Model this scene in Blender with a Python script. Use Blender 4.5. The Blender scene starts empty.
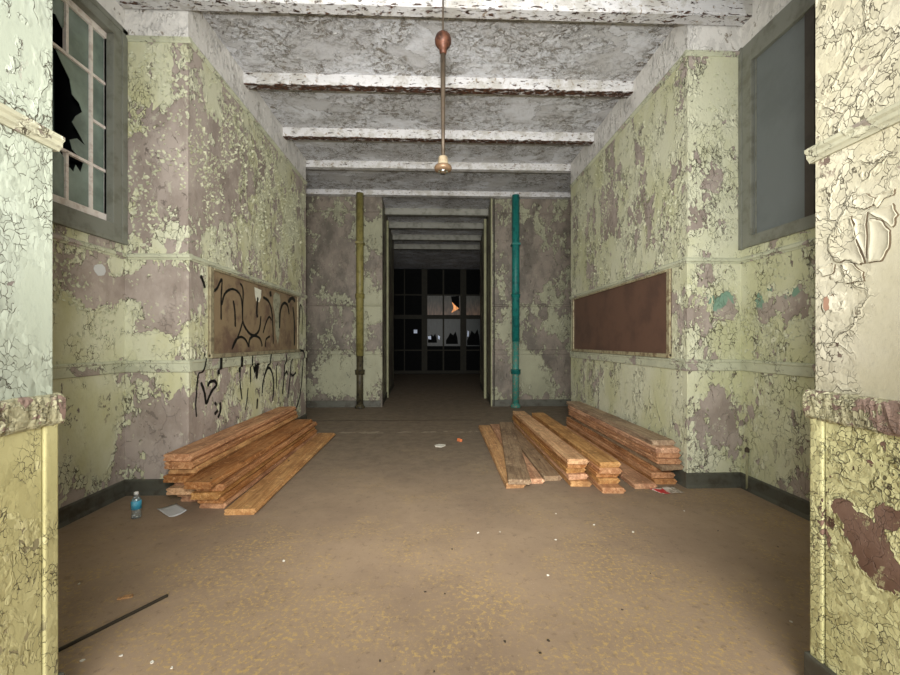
import bpy, bmesh, math, random
from mathutils import Vector, noise as mnoise
R = math.radians
rng = random.Random(7)
sc = bpy.context.scene
col = sc.collection

# ------------------------------------------------------------------ camera, world, light, exposure
cam_d = bpy.data.cameras.new('camera'); cam = bpy.data.objects.new('camera', cam_d); col.objects.link(cam)
cam_d.sensor_fit = 'HORIZONTAL'; cam_d.sensor_width = 36; cam_d.lens = 16
cam_d.shift_y = 4 / 900; cam_d.clip_start = 0.02
cam.location = (0, 0, 1.3); cam.rotation_euler = (R(90), 0, R(-2.0))
sc.camera = cam

w = bpy.data.worlds.new('world'); sc.world = w; w.use_nodes = True
w.node_tree.nodes['Background'].inputs[0].default_value = (0.80, 0.90, 1.0, 1)
w.node_tree.nodes['Background'].inputs[1].default_value = 0.55

def area(name, loc, rot, sx, sy, power, color):
    l = bpy.data.lights.new(name, 'AREA'); l.shape = 'RECTANGLE'; l.size = sx; l.size_y = sy
    l.energy = power; l.color = color
    o = bpy.data.objects.new(name, l); col.objects.link(o); o.location = loc; o.rotation_euler = rot
    return o
area('entrance_daylight', (0.1, -2.6, 2.3), (R(88), 0, 0), 3.4, 3.2, 400, (1.0, 0.97, 0.93))
fl = bpy.data.lights.new('camera_flash', 'SPOT'); fl.energy = 800; fl.spot_size = R(114); fl.spot_blend = 1.0
fl.shadow_soft_size = 0.12; fl.color = (1.0, 0.985, 0.955)
flo = bpy.data.objects.new('camera_flash', fl); col.objects.link(flo); flo.location = (-0.05, -0.12, 1.72); flo.rotation_euler = (R(100), 0, R(-2))

vs = sc.view_settings
vs.view_transform = 'Standard'; vs.look = 'None'; vs.gamma = 1; vs.use_curve_mapping = False
vs.exposure = 0.0

# ------------------------------------------------------------------ materials
def srgb(r, g, b, a=1.0):
    f = lambda c: (c / 255 / 12.92) if c / 255 <= 0.04045 else ((c / 255 + 0.055) / 1.055) ** 2.4
    return (f(r), f(g), f(b), a)

class NT:
    def __init__(self, name):
        self.m = bpy.data.materials.new(name); self.m.use_nodes = True
        self.t = self.m.node_tree; self.n = self.t.nodes; self.n.clear()
        self.out = self.n.new('ShaderNodeOutputMaterial'); self.b = self.n.new('ShaderNodeBsdfPrincipled')
        self.t.links.new(self.b.outputs[0], self.out.inputs[0])
    def put(self, sock, v):
        if v is None: return
        if isinstance(v, bpy.types.NodeSocket): self.t.links.new(v, sock)
        else: sock.default_value = v
    def pos(self): return self.n.new('ShaderNodeNewGeometry').outputs['Position']
    def objc(self): return self.n.new('ShaderNodeTexCoord').outputs['Object']
    def rnd(self): return self.n.new('ShaderNodeObjectInfo').outputs['Random']
    def mapv(self, v, scale=(1, 1, 1), loc=(0, 0, 0)):
        x = self.n.new('ShaderNodeMapping'); self.put(x.inputs['Vector'], v)
        x.inputs['Scale'].default_value = scale; x.inputs['Location'].default_value = loc; return x.outputs[0]
    def noise(self, v, scale, detail=4, rough=0.5, dist=0.0, colour=False):
        x = self.n.new('ShaderNodeTexNoise'); self.put(x.inputs['Vector'], v); x.inputs['Scale'].default_value = scale
        x.inputs['Detail'].default_value = detail; x.inputs['Roughness'].default_value = rough; x.inputs['Distortion'].default_value = dist
        return x.outputs[1 if colour else 0]
    def voro(self, v, scale, feat='DISTANCE_TO_EDGE', rand=1.0, out='Distance'):
        x = self.n.new('ShaderNodeTexVoronoi'); x.feature = feat; self.put(x.inputs['Vector'], v)
        x.inputs['Scale'].default_value = scale; x.inputs['Randomness'].default_value = rand
        return x.outputs[out]
    def math(self, op, a, b=None, c=None, clamp=False):
        x = self.n.new('ShaderNodeMath'); x.operation = op; x.use_clamp = clamp
        for i, v in enumerate((a, b, c)):
            if v is not None: self.put(x.inputs[i], v)
        return x.outputs[0]
    def vmath(self, op, a, b=None, s=None, out=0):
        x = self.n.new('ShaderNodeVectorMath'); x.operation = op; self.put(x.inputs[0], a)
        if b is not None: self.put(x.inputs[1], b)
        if s is not None: self.put(x.inputs['Scale'], s)
        return x.outputs[out]
    def step(self, v, lo, hi, a=0.0, b=1.0):
        x = self.n.new('ShaderNodeMapRange'); x.interpolation_type = 'SMOOTHSTEP'
        for i, q in enumerate((v, lo, hi, a, b)): self.put(x.inputs[i], q)
        return x.outputs[0]
    def mix(self, f, a, b, mode='MIX'):
        x = self.n.new('ShaderNodeMix'); x.data_type = 'RGBA'; x.blend_type = mode
        self.put(x.inputs[0], f); self.put(x.inputs[6], a); self.put(x.inputs[7], b); return x.outputs[2]
    def sep(self, v):
        x = self.n.new('ShaderNodeSeparateXYZ'); self.put(x.inputs[0], v); return x.outputs
    def bump(self, h, dist, strength=1.0, normal=None):
        x = self.n.new('ShaderNodeBump'); self.put(x.inputs['Height'], h)
        x.inputs['Distance'].default_value = dist; x.inputs['Strength'].default_value = strength
        if normal: self.put(x.inputs['Normal'], normal)
        return x.outputs[0]
    def fin(self, colour, rough=0.6, normal=None, metal=0.0, spec=0.35):
        self.put(self.b.inputs['Base Color'], colour); self.put(self.b.inputs['Roughness'], rough)
        self.put(self.b.inputs['Metallic'], metal); self.b.inputs['Specular IOR Level'].default_value = spec
        if normal is not None: self.put(self.b.inputs['Normal'], normal)
        return self.m

def blobsum(k, P, blobs):
    tot = None
    for (x, y, z, r, s) in blobs:
        d = k.vmath('DISTANCE', P, (x, y, z), out='Value')
        v = k.step(d, r * 1.15, r * 0.35, 0.0, s)
        tot = v if tot is None else k.math('ADD', tot, v)
    return tot

def peel_mat(name, paint, under, amount=0.3, scale=1.0, crack=0.5, cscale=6.0, blobs=(), smooth=(), stain=(), frieze=None,
             under2=None, paint2=None, relief=1.0, stretch=0.65, fine=0.5, seed=0.0, rough=0.55, cell=26.0, cup_w=0.10, gash=0.5, tilt=1.0, calm=()):
    k = NT(name)
    P0 = k.pos()
    P = k.mapv(P0, (1, 1, stretch), (seed, seed * 1.7, -seed * 0.6))
    wob = k.vmath('SUBTRACT', k.noise(P, 5.0, 4, 0.65, colour=True), (.5, .5, .5))
    Pw = k.vmath('ADD', P, k.vmath('SCALE', wob, s=0.14))
    wob2 = k.vmath('SUBTRACT', k.noise(P, 30, 3, 0.6, colour=True), (.5, .5, .5))
    Pf = k.vmath('ADD', Pw, k.vmath('SCALE', wob2, s=0.020))
    # individual flakes: each cell of paint is either still stuck, curled, or gone
    vx = k.n.new('ShaderNodeTexVoronoi'); vx.feature = 'F1'; k.put(vx.inputs['Vector'], Pf); vx.inputs['Scale'].default_value = cell
    cpos, crnd = vx.outputs['Position'], vx.outputs['Color']
    ce = k.voro(Pf, cell)
    cr_s = k.sep(crnd)
    Pq = k.vmath('ADD', k.vmath('SCALE', Pf, s=0.35), k.vmath('SCALE', cpos, s=0.65))
    n1 = k.noise(Pq, 1.5 * scale, 2, 0.5)
    n2 = k.noise(Pq, 6.0 * scale, 5, 0.66, 0.5)
    n2p = k.noise(Pw, 6.5 * scale, 6, 0.68, 0.5)
    n3 = k.noise(Pf, 40, 3, 0.6)
    v = k.math('ADD', k.math('MULTIPLY', n1, 0.46), k.math('MULTIPLY', n2, 0.42))
    v = k.math('ADD', v, k.math('MULTIPLY', n3, 0.07))
    v = k.math('ADD', v, k.math('MULTIPLY', cr_s[0], 0.05))
    b = blobsum(k, P0, blobs)
    if b is not None: v = k.math('ADD', v, k.math('MULTIPLY', b, 0.12))
    thr = 0.5 + (0.5 - amount) * 0.24
    mask = k.step(v, thr, thr + 0.006)
    keep = k.math('SUBTRACT', 1.0, mask)
    rim = k.math('MULTIPLY', k.step(v, thr - 0.055, thr - 0.012), keep)
    sm = blobsum(k, P0, smooth)
    sm = k.math('SUBTRACT', 1.0, sm, clamp=True) if sm is not None else None
    # alligator zones: same flakes, not yet lifted much
    where2 = k.step(k.noise(P, 2.6, 3, 0.6), 0.62 - 0.25 * fine, 0.74 - 0.25 * fine)
    if sm is not None: where2 = k.math('MULTIPLY', where2, sm)
    loose = k.math('MAXIMUM', rim, k.math('MULTIPLY', where2, 0.55))
    gapw = k.math('MULTIPLY', loose, k.math('MULTIPLY', k.noise(Pf, 14, 2), 0.15))
    gap = k.math('MULTIPLY', k.math('MULTIPLY', k.step(ce, gapw, k.math('MULTIPLY', gapw, 0.4)), k.step(loose, 0.1, 0.3)), k.step(k.noise(P, 11, 3, .6), .42, .56))
    dirv = k.vmath('SUBTRACT', crnd, (.5, .5, .5))
    tl = k.vmath('DOT_PRODUCT', k.vmath('SUBTRACT', Pf, cpos), dirv, out='Value')
    tl = k.math('MULTIPLY', k.math('MULTIPLY', tl, loose), 3.2 * cell * tilt)
    # large curled plates
    where = k.step(k.noise(P, 1.5 * scale, 3, 0.5), 0.64 - 0.3 * crack, 0.72 - 0.3 * crack)
    where = k.math('MULTIPLY', where, k.step(k.noise(P, 5.5, 3, 0.6), 0.44, 0.52))
    if sm is not None: where = k.math('MULTIPLY', where, sm)
    vd = k.voro(Pf, cscale)
    cw = k.math('MULTIPLY', k.noise(Pf, 9, 3, .7), 0.004 * cscale)
    cr = k.math('MULTIPLY', k.step(vd, cw, k.math('MULTIPLY', cw, 0.35)), where)
    cup = k.math('MULTIPLY', k.step(vd, cup_w, 0.01), where)
    # short gashes where single flakes have dropped out
    gn = k.noise(k.vmath('ADD', Pf, (3.3, 1.1, 7.7)), 11.0, 5, 0.72, 1.2)
    gs = k.math('MULTIPLY', k.step(gn, 0.655 - .06 * gash, 0.665 - .06 * gash), k.step(k.noise(P, 2.2, 3), 0.46, 0.56))
    if sm is not None: gs = k.math('MULTIPLY', gs, sm)
    bare = k.math('MAXIMUM', mask, gs)
    p2 = paint2 or tuple(c * 0.78 for c in paint[:3]) + (1,)
    pc = k.mix(k.step(k.noise(P, 2.1, 5, 0.6), 0.38, 0.66), paint, p2)
    pc = k.mix(k.math('MULTIPLY', k.step(k.noise(P, 60, 3, 0.7), 0.55, 0.72), 0.3), pc, tuple(c * 0.6 for c in paint[:3]) + (1,))
    pc = k.mix(k.math('MULTIPLY', rim, k.math('MULTIPLY', cr_s[1], 0.75)), pc, tuple(min(1, c * 1.05 + .05) for c in paint[:3]) + (1,))  # curled rims coloured lighter, a highlight painted into the flake edges
    u2 = under2 or tuple(c * 0.68 for c in under[:3]) + (1,)
    uc = k.mix(k.step(k.noise(Pw, 3.2, 6, 0.65), 0.34, 0.66), under, u2)
    uc = k.mix(k.math('MULTIPLY', k.step(k.noise(Pf, 16, 6, 0.74), 0.60, 0.63), 0.55), uc, tuple(c * 0.9 + 0.03 for c in paint[:3]) + (1,))
    uc = k.mix(gs, uc, tuple(c * .62 for c in u2[:3]) + (1,))
    for (x, y, z, r, c4) in stain:
        d = k.vmath('DISTANCE', P0, (x, y, z), out='Value')
        dd = k.math('ADD', d, k.math('MULTIPLY', k.math('SUBTRACT', n2p, 0.5), r * 3.5))
        uc = k.mix(k.step(dd, r, r * 0.82), uc, c4)
    dirt = srgb(66, 58, 44)
    c = k.mix(bare, pc, uc)
    nb = k.math('SUBTRACT', 1.0, k.math('MULTIPLY', bare, 0.9))
    c = k.mix(k.math('MULTIPLY', k.math('MULTIPLY', cr, nb), 0.8), c, dirt)
    c = k.mix(k.math('MULTIPLY', k.math('MULTIPLY', gap, nb), 0.85), c, dirt)
    # dark line painted as the shade under the lip of the paint
    lip = k.math('MULTIPLY', k.step(v, thr + 0.016, thr + 0.003), mask)
    c = k.mix(k.math('MULTIPLY', k.math('MULTIPLY', lip, k.step(n3, 0.40, 0.55)), 0.6), c, srgb(84, 74, 56))
    if frieze:
        zf = k.step(k.sep(P0)[2], 3.868, 3.872)
        fc = k.mix(k.step(n2p, 0.50, 0.60), frieze, tuple(q * 0.82 for q in frieze[:3]) + (1,))
        fc = k.mix(k.step(k.noise(Pf, 12, 5, .7), .62, .65), fc, srgb(150, 142, 130))
        c = k.mix(zf, c, fc)
        bare = k.math('MULTIPLY', bare, k.math('SUBTRACT', 1.0, zf))
    h = k.math('SUBTRACT', 1.0, bare)
    curl = k.math('ADD', k.math('MULTIPLY', rim, 1.4), k.math('MULTIPLY', cup, 0.8))
    curl = k.math('ADD', curl, tl)
    h = k.math('ADD', h, k.math('MULTIPLY', curl, h))
    h = k.math('SUBTRACT', h, k.math('MULTIPLY', cr, 1.0))
    h = k.math('SUBTRACT', h, k.math('MULTIPLY', gap, 0.8))
    h = k.math('ADD', h, k.math('MULTIPLY', k.noise(P, 28, 5, 0.6), 0.45))
    return k.fin(c, rough, k.bump(h, 0.005 * relief, 0.9))

MINT = srgb(211, 212, 184); MINT2 = srgb(205, 213, 166)
CREAM = srgb(214, 216, 198)
PLAS = srgb(182, 170, 160); PLAS2 = srgb(150, 138, 128)
WHITE = srgb(226, 224, 218)
TEALP = srgb(128, 160, 140)

M = {}
M['left'] = peel_mat('peeling_green_paint_left', MINT, PLAS, 0.50, 1.0, 0.35, 5, frieze=WHITE, under2=PLAS2, relief=1.35, gash=.8, paint2=srgb(197, 196, 154), seed=0.4,
    blobs=[(-2.35, 3.49, 2.75, .55, .55), (-2.35, 3.49, 1.65, .36, .9), (-2.35, 3.49, .45, .4, .5), (-2.114, 3.75, 2.9, .5, .5), (-2.114, 4.4, 3.0, .6, .3),
           (-2.35, 3.49, 3.6, .35, -.5), (-2.114, 4.0, 2.15, .4, -.4), (-2.62, 3.12, 1.72, .24, .9), (-2.64, 3.1, .7, .5, -1.2), (-2.114, 5.4, 2.5, .6, -.3),
           (-2.3, 3.49, .95, .2, -.8), (-2.114, 4.8, .9, 1.0, -.2), (-2.45, 3.49, 1.22, .22, -1.0), (-2.64, 3.2, 1.28, .34, -1.3), (-2.64, 2.9, 1.4, .3, -.9), (-2.6, 3.43, 1.55, .16, -.9), (-2.6, 3.4, 1.93, .12, -1.0)], stain=[(-2.56, 3.49, 1.56, .07, TEALP)])
M['right'] = peel_mat('peeling_green_paint_right', MINT, PLAS, 0.24, 1.25, 0.5, 5.5, frieze=WHITE, under2=PLAS2, relief=1.3, gash=.65, fine=.55, paint2=srgb(199, 200, 160), seed=3.1,
    blobs=[(2.241, 4.6, 2.9, .7, .55), (2.241, 5.6, 3.0, .6, .4), (2.5, 3.49, .62, .33, 1.1), (2.241, 4.3, .8, .7, -.5), (2.73, 3.0, .7, .5, -.1), (2.4, 3.49, 3.4, .3, .35),
           (2.6, 3.49, 1.62, .16, 1.1), (2.73, 3.25, 1.6, .2, .8), (2.73, 2.95, 1.6, .18, .9)],
    stain=[(2.52, 3.49, 1.70, .12, TEALP), (2.73, 3.3, 1.7, .1, TEALP), (2.73, 2.98, 1.75, .1, TEALP)])
M['back'] = peel_mat('peeling_paint_back_wall', srgb(158, 158, 132), srgb(134, 124, 112), 0.56, 1.1, 0.3, 6, under2=srgb(96, 90, 80), seed=5.3,
    blobs=[(-2.0, 8, 2.9, .7, .9), (1.95, 8, 2.8, .7, .9), (-1.2, 8, 2, .35, -1.2), (-1.2, 8, .8, .35, -1.2), (-1.2, 8, 3.4, .35, -1.2), (-1.9, 8, .6, .5, -1.2), (1.9, 8, .6, .5, -.9), (1.2, 8, 1.5, .4, -.6), (-1.9, 8, 1.6, .4, .4), (1.9, 8, 1.5, .5, .1)])
M['jamb_up_l'] = peel_mat('cracked_pale_paint_left', srgb(174, 181, 168), PLAS, -0.10, 1.6, 0.62, 4.2, gash=0.2, paint2=srgb(166, 173, 156), relief=.6, fine=.9, cell=46, seed=8.2)
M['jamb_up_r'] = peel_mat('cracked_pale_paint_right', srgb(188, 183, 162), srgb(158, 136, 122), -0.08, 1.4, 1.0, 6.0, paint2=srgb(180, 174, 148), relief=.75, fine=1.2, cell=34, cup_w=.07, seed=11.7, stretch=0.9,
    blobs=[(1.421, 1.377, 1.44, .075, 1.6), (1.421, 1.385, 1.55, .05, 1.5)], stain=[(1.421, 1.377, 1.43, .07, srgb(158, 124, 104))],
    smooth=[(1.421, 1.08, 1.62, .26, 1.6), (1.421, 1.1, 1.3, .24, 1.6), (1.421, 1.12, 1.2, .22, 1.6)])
M['jamb_low_l'] = peel_mat('yellow_green_wainscot_left', srgb(198, 192, 142), srgb(180, 170, 132), 0.05, 2.2, 0.2, 5, paint2=srgb(190, 183, 130), relief=0.4, cell=50, fine=0.9, seed=2.2)
M['jamb_low_r'] = peel_mat('cracked_green_wainscot_right', srgb(204, 200, 150), srgb(136, 110, 96), 0.09, 2.0, 0.7, 8.0, paint2=srgb(192, 188, 136), relief=0.9, gash=.8, cell=44, fine=1.3, seed=14.2, stretch=0.9,
    under2=srgb(106, 80, 66),
    blobs=[(1.401, 1.27, .66, .085, 1.7), (1.401, 1.22, .58, .09, 1.7), (1.401, 1.2, .76, .05, 1.3), (1.401, 1.33, .72, .045, 1.4)])
M['cap'] = peel_mat('flaking_rail_paint', srgb(176, 171, 138), srgb(142, 120, 108), 0.42, 4.0, 0.3, 14, cell=60, relief=0.9, fine=1.4, seed=4.4, stretch=1.0)
M['rail'] = peel_mat('worn_rail_paint', srgb(200, 203, 176), PLAS, 0.2, 2.2, 0.5, 9, relief=0.5, seed=6.6, stretch=1.0)
M['railj'] = peel_mat('pale_moulding_paint', srgb(174, 172, 148), srgb(140,130,118), 0.12, 3, 0.4, 12, relief=0.4, seed=6.1, stretch=1.0)

def ceiling_mat():
    k = NT('flaking_white_ceiling_paint')
    P = k.mapv(k.pos(), (1, 1.35, 1))
    wob = k.noise(P, 3.5, 5, 0.65, colour=True)
    Pw = k.vmath('ADD', P, k.vmath('SCALE', k.vmath('SUBTRACT', wob, (.5, .5, .5)), s=0.30))
    n = k.noise(Pw, 1.7, 6, 0.64, 0.3)
    n2 = k.noise(Pw, 11, 6, 0.74, 1.0)
    n4 = k.noise(Pw, 26, 5, 0.72, 1.2)
    zone = k.step(k.noise(Pw, 1.4, 4, 0.6), 0.38, 0.56)
    patch = k.step(n, 0.50, 0.508)
    c = k.mix(patch, srgb(228, 231, 236), srgb(208, 209, 211))
    c = k.mix(k.math('MULTIPLY', k.step(k.noise(P, 5, 6, .7), .42, .66), .5), c, srgb(184, 182, 178))
    fl = k.math('MULTIPLY', k.step(n2, 0.535, 0.55), zone)
    c = k.mix(fl, c, srgb(142, 136, 126))
    fl2 = k.math('MULTIPLY', k.step(n4, 0.545, 0.56), k.math('ADD', k.math('MULTIPLY', zone, .8), .12))
    c = k.mix(fl2, c, srgb(250, 251, 252))
    edge = k.math('MULTIPLY', k.step(n, 0.492, 0.499), k.step(n, 0.510, 0.503))
    edge = k.math('MULTIPLY', edge, k.step(n2, .44, .52))
    c = k.mix(k.math('MULTIPLY', edge, 0.7), c, srgb(96, 88, 78))
    e2 = k.math('MULTIPLY', k.math('MULTIPLY', k.step(n4, 0.525, 0.54), k.step(n4, 0.556, 0.548)), zone)
    c = k.mix(k.math('MULTIPLY', e2, 0.7), c, srgb(96, 88, 78))
    h = k.math('ADD', k.math('MULTIPLY', patch, -0.8), k.math('MULTIPLY', fl2, 1.3))
    h = k.math('ADD', h, k.math('MULTIPLY', fl, -0.8))
    h = k.math('ADD', h, k.math('MULTIPLY', n2, 1.2))
    return k.fin(c, 0.65, k.bump(h, 0.007))
M['ceiling'] = ceiling_mat()

def beam_mat(name, rust):
    k = NT(name); P = k.pos()
    z = k.sep(P)[2]
    n = k.noise(P, 9, 7, 0.72, 0.5)
    low = k.step(z, 4.150, 4.134)
    n = k.noise(k.mapv(P, (.6, 1.4, 2.2)), 20, 6, 0.72, 0.5)
    m = k.step(k.math('ADD', n, k.math('MULTIPLY', low, 0.17 * rust)), 0.60, 0.62)
    rc = k.mix(k.step(k.noise(P, 30, 4), 0.4, 0.6), srgb(92, 62, 46), srgb(52, 38, 30))
    wc = k.mix(k.step(k.noise(P, 5, 6, 0.7), 0.45, 0.6), srgb(210, 210, 210), srgb(184, 182, 176))
    wc = k.mix(k.step(k.noise(P, 22, 5, 0.7, 0.6), 0.60, 0.63), wc, srgb(150, 138, 122))
    c = k.mix(m, wc, rc)
    h = k.math('ADD', k.math('MULTIPLY', m, -1), k.math('MULTIPLY', n, 1.0))
    return k.fin(c, 0.6, k.bump(h, 0.006))
M['beam'] = beam_mat('rusting_white_beam_paint', 1.0)
M['beam_front'] = beam_mat('flaking_white_beam_paint', 0.25)
M['beam_clean'] = beam_mat('dull_white_beam_paint', 0.0)

def frieze_mat():
    k = NT('grey_white_frieze_paint'); P = k.pos()
    c = k.mix(k.step(k.noise(P, 3, 6, 0.65), 0.42, 0.6), srgb(222, 223, 224), srgb(200, 198, 192))
    c = k.mix(k.step(k.noise(P, 6, 7, 0.7, .6), 0.61, 0.64), c, srgb(150, 142, 130))
    return k.fin(c, 0.65, k.bump(k.noise(P, 14, 6, 0.65), 0.01))
M['frieze'] = frieze_mat()

def floor_mat():
    k = NT('worn_brown_floor'); P = k.pos(); s = k.sep(P)
    n = k.noise(P, 0.9, 6, 0.6)
    n2 = k.noise(P, 5, 8, 0.7)
    base = k.mix(k.step(n, 0.36, 0.64), srgb(170, 147, 121), srgb(150, 129, 107))
    # the finish is worn through to a yellowish screed nearer the entrance
    near = k.step(s[1], 3.3, 1.6)
    wear = k.step(k.math('ADD', k.noise(P, 1.4, 8, 0.72), k.math('MULTIPLY', near, 0.09)), 0.48, 0.64)
    spk = k.step(k.noise(P, 42, 5, 0.75), 0.50, 0.60)
    c = k.mix(k.math('MULTIPLY', k.math('MULTIPLY', wear, spk), 0.9), base, srgb(196, 166, 108))
    c = k.mix(k.math('MULTIPLY', k.step(k.noise(P, 20, 6, 0.7), 0.56, 0.66), 0.45), c, srgb(120, 102, 84))
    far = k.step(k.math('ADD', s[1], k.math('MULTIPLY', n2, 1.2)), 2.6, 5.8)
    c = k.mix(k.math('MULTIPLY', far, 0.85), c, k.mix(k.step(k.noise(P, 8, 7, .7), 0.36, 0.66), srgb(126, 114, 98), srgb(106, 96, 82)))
    c = k.mix(k.math('MULTIPLY', k.step(k.noise(P, 95, 3, 0.6), 0.66, 0.72), 0.5), c, srgb(206, 196, 176))
    c = k.mix(k.math('MULTIPLY', k.step(k.noise(P, 70, 2, 0.6), 0.68, 0.74), 0.6), c, srgb(84, 70, 56))
    # construction joints across the slab
    wy = k.math('ADD', s[1], k.math('MULTIPLY', k.math('SUBTRACT', k.noise(P, 6, 4), 0.5), 0.09))
    j = k.step(k.math('ABSOLUTE', k.math('SUBTRACT', wy, 6.62)), 0.035, 0.012)
    j = k.math('MULTIPLY', j, k.step(s[0], 1.0, 0.2))
    c = k.mix(k.math('MULTIPLY', j, 0.75), c, srgb(60, 50, 40))
    wy2 = k.math('ADD', s[1], k.math('MULTIPLY', k.math('SUBTRACT', k.noise(P, 4, 5), 0.5), 0.35))
    j2 = k.step(k.math('ABSOLUTE', k.math('SUBTRACT', wy2, 5.75)), 0.06, 0.02)
    c = k.mix(k.math('MULTIPLY', k.math('MULTIPLY', j2, k.step(n2, 0.5, 0.56)), 0.5), c, srgb(180, 168, 148))
    h = k.math('ADD', k.math('MULTIPLY', n2, 1.0), k.math('MULTIPLY', spk, 0.15))
    return k.fin(c, k.step(n2, 0.3, 0.7, 0.6, 0.8), k.bump(k.math('ADD', k.math('MULTIPLY', k.noise(P, 22, 6, .7), .6), k.math('MULTIPLY', n2, .4)), 0.0035), spec=0.25)
M['floor'] = floor_mat()

def flat(name, c, rough=0.5, metal=0.0, var=0.25, bs=25, bd=0.001, spec=0.4, c2=None, cov=(0.45, 0.65)):
    k = NT(name); P = k.pos()
    d2 = c2 or tuple(q * (1 - var) for q in c[:3]) + (1,)
    cc = k.mix(k.step(k.noise(P, bs * 0.3, 6, 0.65), cov[0], cov[1]), c, d2)
    return k.fin(cc, rough, k.bump(k.noise(P, bs, 5, 0.6), bd), metal, spec)
M['baseboard'] = flat('dark_grey_baseboard_paint', srgb(88, 88, 78), 0.5, c2=srgb(70, 66, 56))
M['casing'] = flat('grey_window_casing_paint', srgb(126, 128, 118), 0.5, c2=srgb(108, 108, 96))
M['boarding'] = flat('dark_grey_window_boarding', srgb(112, 118, 118), 0.6, var=.14, bs=6)
M['sash'] = flat('pinkish_white_sash_paint', srgb(238, 230, 222), 0.5, c2=srgb(212, 198, 188), bs=60, bd=.002)
M['putty'] = M['sash']
M['dark'] = flat('dark_window_backing', srgb(26, 28, 28), 0.8)
M['copper'] = flat('tarnished_copper', srgb(98, 62, 46), 0.5, 0.4, c2=srgb(58, 38, 30), bs=60)
M['brass'] = flat('dull_brass_rod', srgb(84, 73, 60), 0.5, 0.4, bs=60)
M['porcelain'] = flat('dirty_cream_porcelain', srgb(150, 136, 112), 0.45, 0, c2=srgb(112, 98, 76), bs=40)
M['chrome'] = flat('chrome_socket', srgb(220, 222, 222), 0.15, 1.0, var=.1)
M['chalk'] = flat('brown_faded_board', srgb(106, 80, 66), 0.55, c2=srgb(92, 70, 59), bs=10, spec=.5)
M['chalk_l'] = flat('scuffed_brown_board', srgb(140, 122, 94), 0.6, c2=srgb(108, 88, 72), bs=12, spec=.5)
M['board_frame'] = flat('worn_board_frame_paint', srgb(150, 142, 114), 0.5, c2=srgb(112, 102, 82), bs=60)
M['board_frame_r'] = flat('pale_board_frame_paint', srgb(168, 160, 128), 0.5, c2=srgb(118, 100, 76), bs=60)
M['spray'] = flat('black_spray_paint', srgb(22, 22, 20), 0.5, var=.1)
M['chalkwhite'] = flat('pale_spray_patch', srgb(226, 226, 206), 0.7, var=.1)
M['chalkgrey'] = flat('grey_green_drip_patch', srgb(160, 160, 136), 0.7, c2=srgb(120, 118, 96), bs=40)
M['pipe_olive'] = flat('olive_pipe_paint', srgb(132, 124, 72), 0.5, c2=srgb(106, 98, 54), bs=40, bd=.002)
M['pipe_dark'] = flat('blackened_pipe_foot', srgb(72, 66, 46), 0.55, c2=srgb(34, 30, 24), bs=60, bd=.002)
M['pipe_teal'] = flat('teal_pipe_paint', srgb(26, 116, 108), 0.5, c2=srgb(20, 88, 86), bs=40, bd=.002)
M['pipe_teal_chip'] = flat('chipped_teal_pipe_foot', srgb(52, 128, 116), 0.5, c2=srgb(128, 120, 100), bs=90, bd=.002)
M['paper'] = flat('grey_white_paper', srgb(206, 208, 206), 0.7, var=.08, bs=12)
M['chip'] = flat('pale_paint_chip', srgb(226, 222, 208), 0.7, var=.15)
M['chip_dark'] = flat('dark_debris', srgb(70, 60, 48), 0.7)
M['orange'] = flat('orange_brick_bit', srgb(196, 110, 64), 0.8)
M['rod'] = flat('dark_metal_rod', srgb(64, 58, 48), 0.5, 0.3)
M['conduit'] = flat('painted_conduit', srgb(164, 162, 126), 0.5)
M['winframe'] = flat('dark_olive_frame_paint', srgb(40, 37, 24), 0.7)
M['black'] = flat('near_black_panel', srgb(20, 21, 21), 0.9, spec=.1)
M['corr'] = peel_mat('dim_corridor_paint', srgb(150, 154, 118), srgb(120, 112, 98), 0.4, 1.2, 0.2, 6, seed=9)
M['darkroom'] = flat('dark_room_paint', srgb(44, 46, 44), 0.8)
M['beam_dim'] = flat('dimmed_grey_beam_paint', srgb(150, 150, 140), .6, c2=srgb(120, 120, 110))  # passage beams darkened in colour for the falloff of light
M['casing_dim'] = flat('dim_casing_paint', srgb(150, 150, 116), .6)

def glass_mat(name, c, rough=0.12, alpha=1.0):
    k = NT(name); k.put(k.b.inputs['Alpha'], alpha)
    P = k.pos()
    cc = k.mix(k.step(k.noise(P, 3, 5, 0.6), .35, .7), c, tuple(q * .55 for q in c[:3]) + (1,))
    return k.fin(cc, rough, k.bump(k.noise(P, 5, 2), .002), spec=0.6)
M['glass'] = glass_mat('grimy_dark_green_glass', srgb(150, 168, 156), 0.2, 0.82)
def bottle_mat():
    k = NT('clear_bottle_plastic'); k.b.inputs['Transmission Weight'].default_value = .85
    k.b.inputs['IOR'].default_value = 1.3
    return k.fin(srgb(225, 235, 235), 0.08, spec=.5)
M['plastic'] = bottle_mat()
M['label_blue'] = flat('blue_bottle_label', srgb(70, 170, 205), 0.4, c2=srgb(140, 205, 225), bs=60)
M['cap_white'] = flat('white_bottle_cap', srgb(240, 240, 235), 0.4, var=.05)
def lit_mat(name, ctop, cbot, z0, z1, s):
    k = NT(name); P = k.pos(); z = k.sep(P)[2]
    c = k.mix(k.step(z, z0, z1), cbot, ctop)
    c = k.mix(k.math('MULTIPLY', k.step(k.noise(k.mapv(P, (6, 1, 1.2)), 3, 5), .4, .6), .5), c, (0.0, 0.0, 0.0, 1))
    k.put(k.b.inputs['Emission Color'], c); k.b.inputs['Emission Strength'].default_value = s
    return k.fin((.02, .02, .02, 1), .4)
M['lit_up'] = lit_mat('frosted_pane_dim_light', srgb(70, 70, 60), srgb(150, 112, 84), 1.9, 3.1, .30)
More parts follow.
